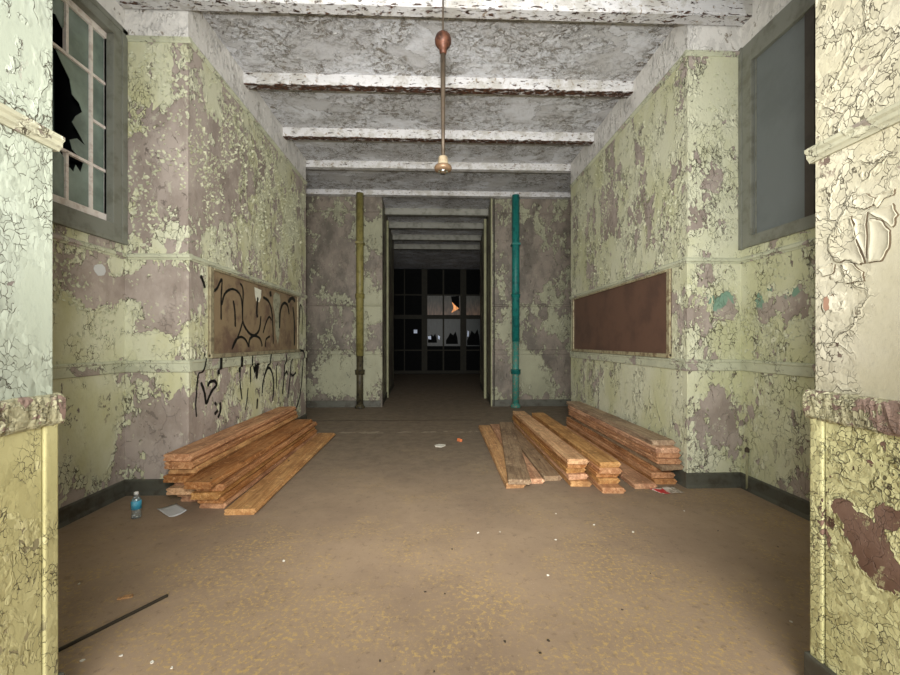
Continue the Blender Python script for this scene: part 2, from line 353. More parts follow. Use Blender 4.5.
M['lit_low'] = lit_mat('dim_greenish_pane', srgb(58, 68, 62), srgb(40, 52, 48), 1.1, 2.2, .16)
M['lit_hot'] = lit_mat('lit_broken_opening', srgb(255, 170, 100), srgb(255, 150, 80), 1, 3, 1.0)
M['lit_cool'] = lit_mat('cool_lit_opening', srgb(190, 200, 220), srgb(190, 200, 220), 1, 3, .6)

def wood_mat(name, a, b, dark, contrast=1.0):
    k = NT(name); O = k.objc(); r = k.rnd()
    off = k.vmath('SCALE', (3.1, 7.7, 5.3), s=k.math('MULTIPLY', r, 17.0))
    v = k.vmath('ADD', O, off)
    g = k.noise(k.mapv(v, (14, 0.9, 14)), 2.4, 6, 0.62, 0.7)
    g2 = k.noise(k.mapv(v, (60, 2.2, 60)), 2.0, 4, 0.6)
    c = k.mix(k.step(g, .38, .62), a, b)
    c = k.mix(k.math('MULTIPLY', k.step(g2, .5, .66), .45 * contrast), c, dark)
    c = k.mix(k.math('MULTIPLY', k.step(k.noise(v, 2.2, 6, .7), .50, .66), .5), c, dark)
    c = k.mix(k.math('MULTIPLY', k.step(k.noise(k.mapv(v, (1, .35, 1)), 9, 7, .75), .47, .62), .4), c, dark)
    c = k.mix(k.math('MULTIPLY', k.step(k.noise(v, 22, 6, .78), .56, .64), .8), c, tuple(min(1, q * 1.25 + .05) for q in a[:3]) + (1,))
    d = k.voro(k.mapv(v, (1, .45, 1)), 4.5, 'F1')
    c = k.mix(k.step(d, .05, .035), c, srgb(52, 34, 24))
    hs = k.n.new('ShaderNodeHueSaturation'); k.put(hs.inputs['Color'], c)
    k.put(hs.inputs['Value'], k.math('ADD', k.math('MULTIPLY', r, .40), .84)); k.put(hs.inputs['Saturation'], k.math('ADD', k.math('MULTIPLY', r, -.25), 1.08))
    return k.fin(hs.outputs[0], .6, k.bump(k.math('ADD', g2, k.math('MULTIPLY', g, 2)), .004), spec=.3)
M['wood'] = wood_mat('reclaimed_pine', srgb(206, 156, 110), srgb(174, 120, 78), srgb(112, 72, 46))
M['wood_y'] = wood_mat('yellow_pine', srgb(214, 168, 112), srgb(184, 134, 84), srgb(122, 84, 52))
M['wood_g'] = wood_mat('greyed_pine', srgb(164, 138, 104), srgb(138, 110, 80), srgb(86, 64, 46))

# ------------------------------------------------------------------ helpers
def obj(name, bm, mat, parent=None, loc=None, smooth=False, bevel=0.0, kind=None, label=None):
    me = bpy.data.meshes.new(name)
    bmesh.ops.recalc_face_normals(bm, faces=bm.faces)
    if bevel:
        bmesh.ops.bevel(bm, geom=[e for e in bm.edges if e.calc_length() > bevel * 3 and len(e.link_faces) == 2 and e.calc_face_angle() > 0.6], offset=bevel, segments=2, affect='EDGES', profile=.6, clamp_overlap=True)
    bm.to_mesh(me); bm.free()
    me.materials.append(mat)
    if smooth:
        for p in me.polygons: p.use_smooth = True
    o = bpy.data.objects.new(name, me); col.objects.link(o)
    if parent: o.parent = parent
    if loc: o.location = loc
    if kind: o['kind'] = kind
    if label: o['label'] = label
    return o
def tag(o, label, cat, group=None):
    o['label'] = label; o['category'] = cat
    if group: o['group'] = group
    return o
def thing(name, label, cat, loc=(0, 0, 0), rz=0, group=None):
    o = bpy.data.objects.new(name, None); col.objects.link(o); o.location = loc; o.rotation_euler = (0, 0, rz)
    o.empty_display_size = .1
    return tag(o, label, cat, group)
def box(bm, x0, x1, y0, y1, z0, z1):
    vs = [bm.verts.new((x, y, z)) for x in (x0, x1) for y in (y0, y1) for z in (z0, z1)]
    for f in ((0, 1, 3, 2), (4, 6, 7, 5), (0, 4, 5, 1), (2, 3, 7, 6), (0, 2, 6, 4), (1, 5, 7, 3)):
        bm.faces.new([vs[i] for i in f])
    return vs
def boxes(*l):
    bm = bmesh.new()
    for b in l: box(bm, *b)
    return bm
def prism(pts, z0, z1):
    bm = bmesh.new()
    a = [bm.verts.new((x, y, z0)) for x, y in pts]; b = [bm.verts.new((x, y, z1)) for x, y in pts]
    bm.faces.new(a); bm.faces.new(b)
    for i in range(len(pts)):
        j = (i + 1) % len(pts); bm.faces.new((a[i], a[j], b[j], b[i]))
    return bm
def lathe(prof, n=24, bm=None, cx=0, cy=0, ph=0):
    bm = bm or bmesh.new(); rings = []
    for r, z in prof:
        if r < 1e-5: rings.append([bm.verts.new((cx, cy, z))])
        else: rings.append([bm.verts.new((cx + r * math.cos(2 * math.pi * i / n), cy + r * math.sin(2 * math.pi * i / n), z)) for i in range(n)])
    for a, b in zip(rings, rings[1:]):
        for i in range(n):
            j = (i + 1) % n
            if len(a) == 1 and len(b) == 1: continue
            if len(a) == 1: bm.faces.new((a[0], b[i], b[j]))
            elif len(b) == 1: bm.faces.new((a[i], a[j], b[0]))
            else: bm.faces.new((a[i], a[j], b[j], b[i]))
    if len(rings[0]) > 1: bm.faces.new(rings[0][::-1])
    if len(rings[-1]) > 1: bm.faces.new(rings[-1])
    return bm
def extrude_profile(prof, path_fn, s0, s1, rag=0.0, step=0.0):
    """prof: list of (out, z). path_fn(s, out, z) -> point."""
    bm = bmesh.new(); n = max(1, int((s1 - s0) / step)) if step else 1
    rings = []
    for i in range(n + 1):
        s = s0 + (s1 - s0) * i / n
        rings.append([bm.verts.new(path_fn(s, o + (rng.uniform(-rag, rag) if 0 < o else 0), z + rng.uniform(-rag, rag))) for o, z in prof])
    for a, b in zip(rings, rings[1:]):
        for i in range(len(prof)):
            j = (i + 1) % len(prof); bm.faces.new((a[i], a[j], b[j], b[i]))
    bm.faces.new(rings[0][::-1]); bm.faces.new(rings[-1])
    return bm
def S(name, bm, mat, **kw): return obj(name, bm, mat, kind='structure', **kw)

# ------------------------------------------------------------------ room shell
XL, XR, YB, YE, YF = -2.114, 2.241, 3.49, 6.58, 8.0
AL, AR = -2.64, 2.73
ZC = 4.26
NEAR = 1.45
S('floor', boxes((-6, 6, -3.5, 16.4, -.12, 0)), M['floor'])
S('ceiling', boxes((-6, 6, .2, 16.4, ZC, ZC + .15)), M['ceiling'])
# near opening (thick wall the camera looks through)
S('wall_near_left', boxes((-3.4, -1.344, .35, NEAR, 1.06, ZC)), M['jamb_up_l'])
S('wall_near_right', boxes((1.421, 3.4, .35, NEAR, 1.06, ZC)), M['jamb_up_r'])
S('wall_near_left_wainscot', boxes((-3.4, -1.330, .35, NEAR - .055, 0, 1.06), (-3.4, -1.333, NEAR - .055, NEAR - .05, 0, 1.06)), M['jamb_low_l'])
S('wall_near_right_wainscot', boxes((1.405, 3.4, .35, NEAR - .055, 0, 1.06)), M['jamb_low_r'])
def bead(x0, x1, y0, y1, z0, z1, r=.006):
    return boxes((x0, x1, y0, y1, z0, z1))
S('trim_1', boxes((-3.4, -1.322, NEAR - .048, NEAR, 0, 1.03)), M['jamb_low_l'], bevel=.006)
S('trim_2', boxes((1.397, 3.4, NEAR - .048, NEAR, 0, 1.03)), M['jamb_low_r'], bevel=.006)
capp = [(0, 1.015), (.014, 1.013), (.022, 1.022), (.024, 1.05), (.024, 1.095), (.018, 1.112), (.006, 1.118), (0, 1.118)]
S('trim_3', extrude_profile([(o - .3, z) if o == 0 else (o, z) for o, z in capp], lambda s, o, z: (-1.333 + o, s, z), .35, NEAR + .012, .0025, .012), M['cap'])
S('trim_4', extrude_profile([(o - .3, z) if o == 0 else (o, z) for o, z in capp], lambda s, o, z: (1.408 - o, s, z), .35, NEAR + .012, .0025, .012), M['cap'])
mold = [(-.1, 1.972), (.010, 1.972), (.015, 1.982), (.022, 1.988), (.022, 2.002), (.030, 2.010), (.030, 2.022), (.012, 2.032), (-.1, 2.036)]
S('trim_5', extrude_profile(mold, lambda s, o, z: (-1.344 + o, s, z), .35, NEAR + .015, .0008, .03), M['railj'])
S('trim_6', extrude_profile(mold, lambda s, o, z: (1.421 - o, s, z), .35, NEAR + .015, .0008, .03), M['railj'])
S('baseboard_near_right', boxes((1.385, 3.35, .35, NEAR + .012, 0, .133)), M['baseboard'], bevel=.006)
S('baseboard_near_left', boxes((-3.35, -1.310, .35, NEAR + .012, 0, .133)), M['baseboard'], bevel=.006)

# alcove walls with their window openings, and the breasts
WY0, WY1, WZ0, WZ1 = 1.76, 3.47, 2.14, 3.90
def wall_hole(x0, x1, y0, y1, z0, z1, hy0, hy1, hz0, hz1):
    return boxes((x0, x1, y0, hy0, z0, z1), (x0, x1, hy1, y1, z0, z1), (x0, x1, hy0, hy1, z0, hz0), (x0, x1, hy0, hy1, hz1, z1))
S('wall_left_alcove', wall_hole(AL - .2, AL, NEAR, YB, 0, ZC, WY0, WY1, WZ0, WZ1), M['left'])
S('wall_right_alcove', wall_hole(AR, AR + .2, NEAR, YB, 0, ZC, WY0, WY1, WZ0, WZ1), M['right'])
S('wall_left_breast', boxes((AL - .2, XL, YB, YE, 0, ZC)), M['left'])
S('wall_right_breast', boxes((XR, AR + .2, YB, YE, 0, ZC)), M['right'])
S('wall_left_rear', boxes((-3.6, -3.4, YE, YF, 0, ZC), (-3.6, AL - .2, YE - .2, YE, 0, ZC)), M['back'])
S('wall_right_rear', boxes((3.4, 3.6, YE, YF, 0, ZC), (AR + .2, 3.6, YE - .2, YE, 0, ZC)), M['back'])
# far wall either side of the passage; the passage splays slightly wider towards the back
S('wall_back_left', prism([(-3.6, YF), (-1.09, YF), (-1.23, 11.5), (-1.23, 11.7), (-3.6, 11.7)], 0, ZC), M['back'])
S('wall_back_right', prism([(3.6, YF), (3.6, 11.7), (1.29, 11.7), (1.29, 11.5), (1.124, YF)], 0, ZC), M['back'])
# ceiling beams, evenly spaced down the hall and on into the passage
def beam(n, y, x0, x1, zb=4.135, mat='beam', dep=.10):
    prof = [(0, ZC + .02), (0, zb + .022), (.006, zb + .014), (.006, zb), (dep, zb), (dep, zb + .014), (dep - .006, zb + .022), (dep - .006, ZC + .02)]
    S('trim_%d' % n, extrude_profile(prof, lambda s, o, z: (s, y + o, z), x0, x1), M[mat])
beam(10, 3.36, AL - .1, AR + .1, 4.11, 'beam_front', .11)
beam(11, 4.47, XL - .05, XR + .05)
beam(12, 5.60, XL - .05, XR + .05)
beam(13, 6.60, -3.5, 3.5, 4.15, 'beam_clean')
beam(14, 7.86, -3.5, 3.5, 4.17, 'beam_clean', .13)
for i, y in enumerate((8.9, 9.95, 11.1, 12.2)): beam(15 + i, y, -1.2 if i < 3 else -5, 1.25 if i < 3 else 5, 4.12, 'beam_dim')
beam(9, 2.3, AL - .1, AR + .1, 4.11, 'beam_front', .11)

# friezes, picture rails, chair rails, skirting: three runs per side (alcove, facing, breast)
def run_side(sgn, x, y0, y1):      # wall at x whose room side is towards -sgn
    return lambda s, o, z: (x - sgn * o, s, z), y0, y1
def run_face(y, x0, x1):
    return lambda s, o, z: (s, y - o, z), x0, x1
pic = [(-.02, 3.845), (.006, 3.845), (.010, 3.858), (.024, 3.870), (.024, 3.884), (.008, 3.892), (-.02, 3.892)]
up = [(-.02, 1.995), (.008, 1.995), (.012, 2.006), (.024, 2.014), (.024, 2.034), (.016, 2.046), (-.02, 2.052)]
lo = [(-.02, 1.036), (.010, 1.038), (.016, 1.044), (.016, 1.112), (.022, 1.118), (.022, 1.132), (.014, 1.140), (-.02, 1.140)]
bb = [(-.02, .0), (.030, .0), (.022, .018), (.016, .03), (.016, .118), (.010, .130), (-.02, .130)]
n = 20
for side, sg, xa, xb in (('left', -1, AL, XL), ('right', 1, AR, XR)):
    fx0, fx1 = (xa, xb + .024) if sg < 0 else (xb - .024, xa)
    runs = [('alcove', run_side(sg, xa, NEAR, YB)), ('facing', run_face(YB, fx0, fx1)), ('breast', run_side(sg, xb, YB, YE))]
    for nm, (fn, a, b) in runs:
        if nm != 'alcove': S('trim_%d' % n, extrude_profile(pic, fn, a, b, .0006, .05), M['rail']); n += 1
        S('trim_%d' % n, extrude_profile(up, fn, a, b, .0008, .05), M['rail']); n += 1
        S('trim_%d' % n, extrude_profile(lo, fn, a, b, .0008, .05), M['rail']); n += 1
        S('baseboard_%s_%s' % (side, nm), extrude_profile(bb, fn, a, b), M['baseboard'])
    # vertical corner bead boards under the chair rail and between the rails
    for z0, z1 in ((.13, 1.036), (1.14, 1.995)):
        if sg < 0: q = ((xb - .062, xb + .007, YB - .007, YB + .05, z0, z1))
        else: q = ((xb - .007, xb + .062, YB - .007, YB + .05, z0, z1))
        S('trim_%d' % n, boxes(q), M['left' if sg < 0 else 'right'], bevel=.003); n += 1
for x0, x1, ang in ((-3.4, -1.09, 0), (1.124, 3.4, 0)):
    fn, a, b = run_face(YF, x0, x1)
    for pr, m in ((pic, 'back'), (up, 'back'), (lo, 'back')):
        S('trim_%d' % n, extrude_profile(pr, fn, a, b), M[m]); n += 1
    S('baseboard_back_' + ('left' if x0 < 0 else 'right'), extrude_profile(bb, fn, a, b), M['baseboard'])
# passage skirting, casings
S('baseboard_passage_left', prism([(-1.11, YF), (-1.072, YF - .01), (-1.21, 11.5), (-1.25, 11.5)], 0, .13), M['baseboard'])
S('baseboard_passage_right', prism([(1.144, YF), (1.106, YF - .01), (1.27, 11.5), (1.31, 11.5)], 0, .13), M['baseboard'])
S('trim_%d' % n, boxes((1.100, 1.124, 7.985, 8.06, 0, 4.17)), M['casing_dim'], bevel=.003); n += 1
S('trim_%d' % n, boxes((1.150, 1.175, 7.975, 8.01, 0, 4.17)), M['winframe'], bevel=.003); n += 1
S('trim_%d' % n, boxes((-1.09, -1.066, 7.985, 8.06, 0, 4.17)), M['back'], bevel=.003); n += 1
S('trim_%d' % n, boxes((1.095, 1.15, 9.1, 9.2, 0, 4.1)), M['casing_dim'], bevel=.003); n += 1
S('trim_%d' % n, boxes((-1.15, -1.10, 9.3, 9.4, 0, 4.1)), M['casing_dim'], bevel=.003); n += 1

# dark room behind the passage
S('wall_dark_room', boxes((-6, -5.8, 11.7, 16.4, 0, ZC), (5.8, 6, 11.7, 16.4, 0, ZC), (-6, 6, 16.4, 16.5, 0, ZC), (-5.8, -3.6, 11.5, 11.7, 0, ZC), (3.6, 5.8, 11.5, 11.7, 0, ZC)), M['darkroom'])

# curled paint flakes standing off the plaster
def curled_flakes(name, lab, spots, mat):
    """spots: (origin, u axis, n axis, size). u runs along the wall, n out of it."""
    bm = bmesh.new()
    for (o_, u_, nn, sz) in spots:
        a = rng.uniform(-.9, .9) + (math.pi if rng.random() < .3 else 0); w_ = sz * rng.uniform(.5, 1.1); l_ = sz * rng.uniform(.6, 1.5)
        z_ = Vector((0, 0, 1)); ax = u_ * math.cos(a) + z_ * math.sin(a); ay = -u_ * math.sin(a) + z_ * math.cos(a)
        lift = rng.uniform(.35, 1.0) * sz; rows = []
        for i in range(4):
            t = i / 3; e = 1 - .35 * t * t + rng.uniform(-.15, .15)
            rows.append([bm.verts.new(o_ + ax * (j - 1) * w_ * .5 * e + ay * (l_ * (t - .3 * t * t)) + nn * (.0012 + lift * t ** 1.8 * (1 - .25 * (j - 1)) * .6)) for j in range(3)])
        for r0, r1 in zip(rows, rows[1:]):
            for j in range(2): bm.faces.new((r0[j], r0[j + 1], r1[j + 1], r1[j]))
    o = obj(name, bm, mat); m_ = o.modifiers.new('thickness', 'SOLIDIFY'); m_.thickness = .0012
    o['kind'] = 'stuff'; o['label'] = lab; return o
def scatter(n_, o_, u_, nn, ulen, z0, z1, dens, size, stretch=(1, .45), sd=0.0, avoid=()):
    out = []; tries = 0
    while len(out) < n_ and tries < n_ * 40:
        tries += 1
        u = rng.random() * ulen; z = rng.uniform(z0, z1)
        q = mnoise.fractal(Vector((u * 2.6 * stretch[0] + sd, z * 2.6 * stretch[1], sd * 3)), .9, 2.1, 4)
        q2 = mnoise.noise(Vector((u * 11 + sd, z * 5, 4 + sd)))
        if q * .7 + q2 * .5 < dens(u, z): continue
        if any(a <= u <= b and c <= z <= d for a, b, c, d in avoid): continue
        out.append((o_ + u_ * u + Vector((0, 0, z)), u_, nn, size * rng.uniform(.45, 1.25)))
    return out
fl_l = flat('curled_pale_green_flake', srgb(206, 208, 180), .6, c2=srgb(172, 172, 140), bs=60, bd=.0005)
UY, UX = Vector((0, 1, 0)), Vector((1, 0, 0))
def flakes_on(where, spots): curled_flakes('paint_flakes', 'curled flakes of pale green paint lifting from the ' + where, spots, fl_l)
LB, RB = Vector((XL, YB, 0)), Vector((XR, YB, 0))
flakes_on('left wall above the graffiti board', scatter(2100, LB, UY, Vector((1, 0, 0)), YE - YB, 2.1, 3.80, lambda u, z: .10 - .12 * (z > 2.7) + .12 * (u > 2.4), .030, sd=1.7))
flakes_on('upper facing wall beside the broken window', scatter(360, Vector((AL, YB, 0)), UX, Vector((0, -1, 0)), XL - AL, 2.1, 3.78, lambda u, z: .06 - .1 * (z > 2.9), .027, stretch=(1, .7), sd=7.3))
flakes_on('left facing wall between the two rails', scatter(70, Vector((AL, YB, 0)), UX, Vector((0, -1, 0)), XL - AL, 1.2, 1.92, lambda u, z: .25, .022, sd=9.3))
flakes_on('alcove wall under the broken window', scatter(260, Vector((AL, 2.6, 0)), UY, Vector((1, 0, 0)), YB - 2.64, 1.3, 1.95, lambda u, z: .12, .026, stretch=(1, 1), sd=12.3))
flakes_on('right wall above the plain brown board', scatter(950, RB, UY, Vector((-1, 0, 0)), YE - YB, 2.1, 3.80, lambda u, z: .16 + .1 * (z < 2.5), .022, sd=21.7))
flakes_on('upper facing wall beside the boarded window', scatter(150, RB, UX, Vector((0, -1, 0)), AR - XR, 2.1, 3.78, lambda u, z: .22, .02, stretch=(1, .8), sd=27.3))
flakes_on('lower right facing wall', scatter(90, RB, UX, Vector((0, -1, 0)), AR - XR, .3, 1.95, lambda u, z: .24, .018, stretch=(1, .8), sd=28.3))
flakes_on('alcove wall under the boarded window', scatter(240, Vector((AR, 2.6, 0)), UY, Vector((-1, 0, 0)), YB - 2.6, 1.2, 1.95, lambda u, z: .18, .02, stretch=(1, 1), sd=22.3))

# large curled plates of paint standing off the right side of the opening
PLATES = [[(1.401, 1.672), (1.383, 1.695), (1.351, 1.721), (1.317, 1.73), (1.308, 1.693), (1.298, 1.638), (1.272, 1.557), (1.293, 1.558), (1.325, 1.581), (1.365, 1.578), (1.395, 1.626)] ,
[(1.311, 1.726), (1.268, 1.724), (1.266, 1.564), (1.294, 1.637), (1.304, 1.685)] ,
[(1.261, 1.703), (1.227, 1.688), (1.201, 1.648), (1.2, 1.606), (1.22, 1.556), (1.261, 1.556)] ,
[(1.314, 1.759), (1.307, 1.792), (1.273, 1.788), (1.242, 1.764), (1.25, 1.74), (1.272, 1.737), (1.298, 1.749)] ,
[(1.348, 1.57), (1.323, 1.574), (1.279, 1.531), (1.275, 1.5), (1.336, 1.501)] ,
[(1.434, 1.57), (1.391, 1.58), (1.371, 1.573), (1.375, 1.547), (1.416, 1.537)] ,
[(1.245, 1.747), (1.232, 1.771), (1.207, 1.776), (1.183, 1.772), (1.189, 1.755), (1.22, 1.752), (1.237, 1.73)] ,
[(1.26, 1.721), (1.232, 1.727), (1.195, 1.73), (1.18, 1.69), (1.192, 1.653), (1.223, 1.691)] ,
]
def plates_mesh(inset, edge, mid, x):
    bm = bmesh.new(); r = random.Random(3)
    for poly in PLATES:
        cy_, cz_ = sum(p[0] for p in poly) / len(poly), sum(p[1] for p in poly) / len(poly)
        L_ = []
        for (a, b_), (c, d_) in zip(poly, poly[1:] + poly[:1]):
            for q in range(4): L_.append((a + (c - a) * q / 4 + r.uniform(-.003, .003), b_ + (d_ - b_) * q / 4 + r.uniform(-.003, .003)))
        R_ = []
        for k_, h_ in ((1.0, edge), (.86, edge * .62), (.55, mid), (.2, mid)):
            R_.append([bm.verts.new((x - h_ * (r.uniform(.75, 1.2) if k_ > .8 else 1), cy_ + (y - cy_) * k_ * inset, cz_ + (z - cz_) * k_ * inset)) for y, z in L_])
        for a, b_ in zip(R_, R_[1:]):
            for j in range(len(L_)): bm.faces.new((a[j], a[(j + 1) % len(L_)], b_[(j + 1) % len(L_)], b_[j]))
        bm.faces.new(R_[-1])
    return bm
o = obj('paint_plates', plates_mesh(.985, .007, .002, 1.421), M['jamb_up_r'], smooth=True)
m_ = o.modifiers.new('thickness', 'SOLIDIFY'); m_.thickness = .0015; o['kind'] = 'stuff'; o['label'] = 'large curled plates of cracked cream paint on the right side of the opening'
o = obj('painted_gap_shade', plates_mesh(1.025, .0008, .0008, 1.421), flat('gap_shade_colour', srgb(112, 98, 78), .8)); o['kind'] = 'stuff'; o['label'] = 'dark outline painted as shade in the gaps between the curled plates'  # flat dark sheet behind the plates, stands in for shade in the gaps

# ------------------------------------------------------------------ far glazed partition
GY = 16.0
def far_x(px): 
    t_ = math.tan(math.atan((px - 450) / 400) + R(2)); return GY * t_
p = thing('glazed_partition', 'dark glazed partition with dim broken panes across the far end of the passage', 'partition', (0, GY, 0))
xs = [far_x(q) for q in (380, 392, 421.7, 427.3, 442.6, 444.2, 460.3, 466.2, 482, 484, 500)]
post = bmesh.new()
for a, b in ((xs[2], xs[3]), (xs[6], xs[7])): box(post, a, b, -.06, .06, .1, 4.2)
for a, b in ((xs[4], xs[5]), (xs[8], xs[9]), (far_x(404), far_x(405))): box(post, a, b, -.03, .03, .1, 4.2)
for z, h in ((2.28, .16), (3.16, .05), (.95, .05), (.08, .12)): box(post, far_x(375), far_x(505), -.04, .04, z - h / 2, z + h / 2)
obj('frame', post, M['winframe'], p)
for i, (a, b) in enumerate(((xs[3], xs[4]), (xs[5], xs[6]), (xs[7], xs[8]))):
    obj('upper_pane', boxes((a, b, -.005, .005, 2.36, 3.13)), M['lit_up'], p)
    obj('top_pane', boxes((a, b, -.005, .005, 3.19, 4.2)), M['black'], p)
    obj('lower_pane', boxes((a, b, -.005, .005, 1.12, 2.20)), M['lit_low'], p)
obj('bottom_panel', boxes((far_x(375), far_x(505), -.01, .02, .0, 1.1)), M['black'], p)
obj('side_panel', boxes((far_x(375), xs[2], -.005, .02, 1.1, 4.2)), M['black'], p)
def shard(pts, y, th=.01):
    bm = bmesh.new()
    a = [bm.verts.new((x, y, z)) for x, z in pts]; b = [bm.verts.new((x, y + th, z)) for x, z in pts]
    bm.faces.new(a); bm.faces.new(b[::-1])
    for i in range(len(pts)):
        j = (i + 1) % len(pts); bm.faces.new((a[i], b[i], b[j], a[j]))
    return bm
obj('broken_hole', shard([(far_x(x), z) for x, z in ((451, 3.1), (459, 3.13), (459.5, 2.5), (456, 2.7), (452, 2.85))], -.02), M['black'], p)
obj('lit_hole', shard([(far_x(x), z) for x, z in ((452, 2.88), (455, 2.75), (459, 2.62), (456, 2.55), (451.5, 2.45), (453.5, 2.65))], -.035), M['lit_hot'], p)
for a in ((428, 1.62, 437, 1.25), (446, 1.7, 458, 1.2), (467, 1.8, 480, 1.15)):
    x0, z1, x1, z0 = a
    obj('broken_hole', shard([(far_x(x0 + (x1 - x0) * u), z0 + (z1 - z0) * v) for u, v in ((0, 0), (0, .3), (.2, .6), (.35, .9), (.6, .7), (.8, 1), (.95, .5), (1, 0))], -.02), M['black'], p)
obj('lit_hole', shard([(far_x(x), z) for x, z in ((428, 1.5), (431, 1.52), (431, 1.38), (428.4, 1.4))], -.03), M['lit_cool'], p)
obj('lit_hole', shard([(far_x(x), z) for x, z in ((438, 1.55), (440, 1.5), (439.5, 1.36), (438, 1.42))], -.03), M['lit_cool'], p)
obj('lit_hole', shard([(far_x(x), z) for x, z in ((467.5, 1.75), (468.8, 1.7), (468.5, 1.5), (467.4, 1.5))], -.03), M['lit_cool'], p)
nt = obj('white_square', boxes((far_x(413.8), far_x(417.2), GY - .06, GY - .045, 1.63, 1.77)), M['lit_cool'])  # small pale square with a glow put into its material
tag(nt, 'small glowing white square on the dark partition left of the dim panes', 'light')

# ------------------------------------------------------------------ left window: border panes round a large centre pane, broken
wn = thing('window_1', 'tall grey-cased window with white sash and broken dark panes', 'window', (0, 0, 0)); wn['kind'] = 'structure'; del wn['category']
fr = boxes((AL - .06, AL + .022, WY1 - .125, WY1 + .015, 2.12, 3.92), (AL - .06, AL + .022, WY0 - .01, WY0 + .12, 2.12, 3.92),
           (AL - .06, AL + .024, WY0 + .12, WY1 - .125, 3.805, 3.92), (AL - .06, AL + .024, WY0 + .12, WY1 - .125, 2.12, 2.262))
obj('window_frame', fr, M['casing'], wn, bevel=.006)
obj('window_bead', boxes((AL, AL + .030, WY1 - .04, WY1 + .015, 2.12, 3.92), (AL, AL + .030, WY0 - .01, WY1 + .015, 3.88, 3.925), (AL, AL + .034, WY0 - .01, WY1 + .015, 2.115, 2.15)), M['casing'], wn, bevel=.004)
sx0, sx1 = AL - .075, AL - .035
sash = bmesh.new()
cy_ = (3.336 + 1.894) / 2
box(sash, sx0, sx1, 3.283, 3.345, 2.255, 3.775); box(sash, sx0, sx1, 1.885, 1.947, 2.255, 3.775)
box(sash, sx0, sx1, 1.947, 3.283, 3.715, 3.775); box(sash, sx0, sx1, 1.947, 3.283, 2.255, 2.315)
mw = .011
for y in (3.150, 2.08): box(sash, sx0 + .008, sx1 - .004, y - mw, y + mw, 2.315, 3.715)
for z in (3.354, 2.658): box(sash, sx0 + .008, sx1 - .006, 1.947, 3.283, z - mw, z + mw)
for z in (3.003,):
    box(sash, sx0 + .008, sx1 - .006, 3.15, 3.283, z - mw, z + mw); box(sash, sx0 + .008, sx1 - .006, 1.947, 2.08, z - mw, z + mw)
for y in (2.945, 2.735, 2.495, 2.285):
    box(sash, sx0 + .008, sx1 - .006, y - mw, y + mw, 3.354, 3.715); box(sash, sx0 + .008, sx1 - .006, y - mw, y + mw, 2.315, 2.658)
def reseat(bm):
    for v_ in bm.verts: v_.co.y += .062; v_.co.z = 1.3 + (v_.co.z - 1.3) * 1.018
reseat(sash)
obj('sash', sash, M['sash'], wn, bevel=.002)
gx = AL - .056
def pane(pts, nm='pane'):
    bm = bmesh.new()
    a = [bm.verts.new((gx, y, z)) for y, z in pts]; b = [bm.verts.new((gx - .004, y, z)) for y, z in pts]
    bm.faces.new(a); bm.faces.new(b[::-1])
    for i in range(len(pts)):
        j = (i + 1) % len(pts); bm.faces.new((a[i], b[i], b[j], a[j]))
    reseat(bm); obj(nm, bm, M['glass'], wn)
for z0, z1 in ((2.315, 2.658), (2.658, 3.003), (3.003, 3.354), (3.354, 3.715)):
    for y0, y1 in ((3.15, 3.283), (1.947, 2.08)): pane([(y0, z0), (y1, z0), (y1, z1), (y0, z1)])
pane([(2.945, 3.354), (3.15, 3.354), (3.15, 3.715), (2.945, 3.715)])
pane([(2.735, 3.62), (2.80, 3.55), (2.87, 3.58), (2.92, 3.52), (2.945, 3.56), (2.945, 3.715), (2.735, 3.715)])
for y0, y1 in ((2.495, 2.735), (2.285, 2.495), (2.08, 2.285)):
    pane([(y0, 3.354), (y1, 3.354), (y1, 3.715), (y0, 3.715)]); pane([(y0, 2.315), (y1, 2.315), (y1, 2.658), (y0, 2.658)])
# big centre pane: a jagged piece left along the far side and top
pane([(3.15, 2.658), (3.15, 3.354), (2.86, 3.354), (2.92, 3.27), (2.98, 3.20), (3.00, 3.10), (3.06, 3.07), (3.085, 3.02), (3.03, 2.96), (3.0, 2.90), (3.06, 2.84), (3.11, 2.78), (3.04, 2.80), (2.98, 2.76), (3.0, 2.70), (3.08, 2.658)])
pane([(2.08, 2.658), (2.40, 2.658), (2.30, 2.8), (2.34, 3.0), (2.2, 3.2), (2.08, 3.354)])
pane([(2.945, 2.315), (3.15, 2.315), (3.15, 2.658), (3.10, 2.658), (3.07, 2.56), (3.03, 2.60), (3.01, 2.54), (2.98, 2.56), (2.945, 2.50)])
pane([(2.735, 2.315), (2.945, 2.315), (2.945, 2.60), (2.88, 2.658), (2.735, 2.658)])
S('window_backing_box', boxes((-3.3, -3.25, NEAR, YB, 1.9, ZC), (-3.25, AL - .2, NEAR, YB, 1.9, 1.95), (-3.25, AL - .2, NEAR - .1, NEAR, 1.9, ZC), (-3.25, AL - .2, YB, YB + .1, 1.9, ZC)), M['dark'])  # added dark box behind the broken panes, keeps the world light out
# curtain scrap hanging behind the broken pane
cb = bmesh.new(); g = []
for i in range(25):
    y = 2.55 + i * .022; x = -2.84 + .025 * math.sin(i * 1.3) + .01 * math.sin(i * 2.9)
    g.append([cb.verts.new((x, y, z)) for z in (2.2, 2.8, 3.5 + .05 * math.sin(i * .8))])
for a, b in zip(g, g[1:]):
    for j in range(2): cb.faces.new((a[j], b[j], b[j + 1], a[j + 1]))
cu = obj('curtain', cb, flat('grey_green_cloth', srgb(96, 112, 108), .9, bs=10), smooth=True)
sm = cu.modifiers.new('thick', 'SOLIDIFY'); sm.thickness = .004
tag(cu, 'ragged grey-green cloth hanging behind the broken window panes', 'curtain')

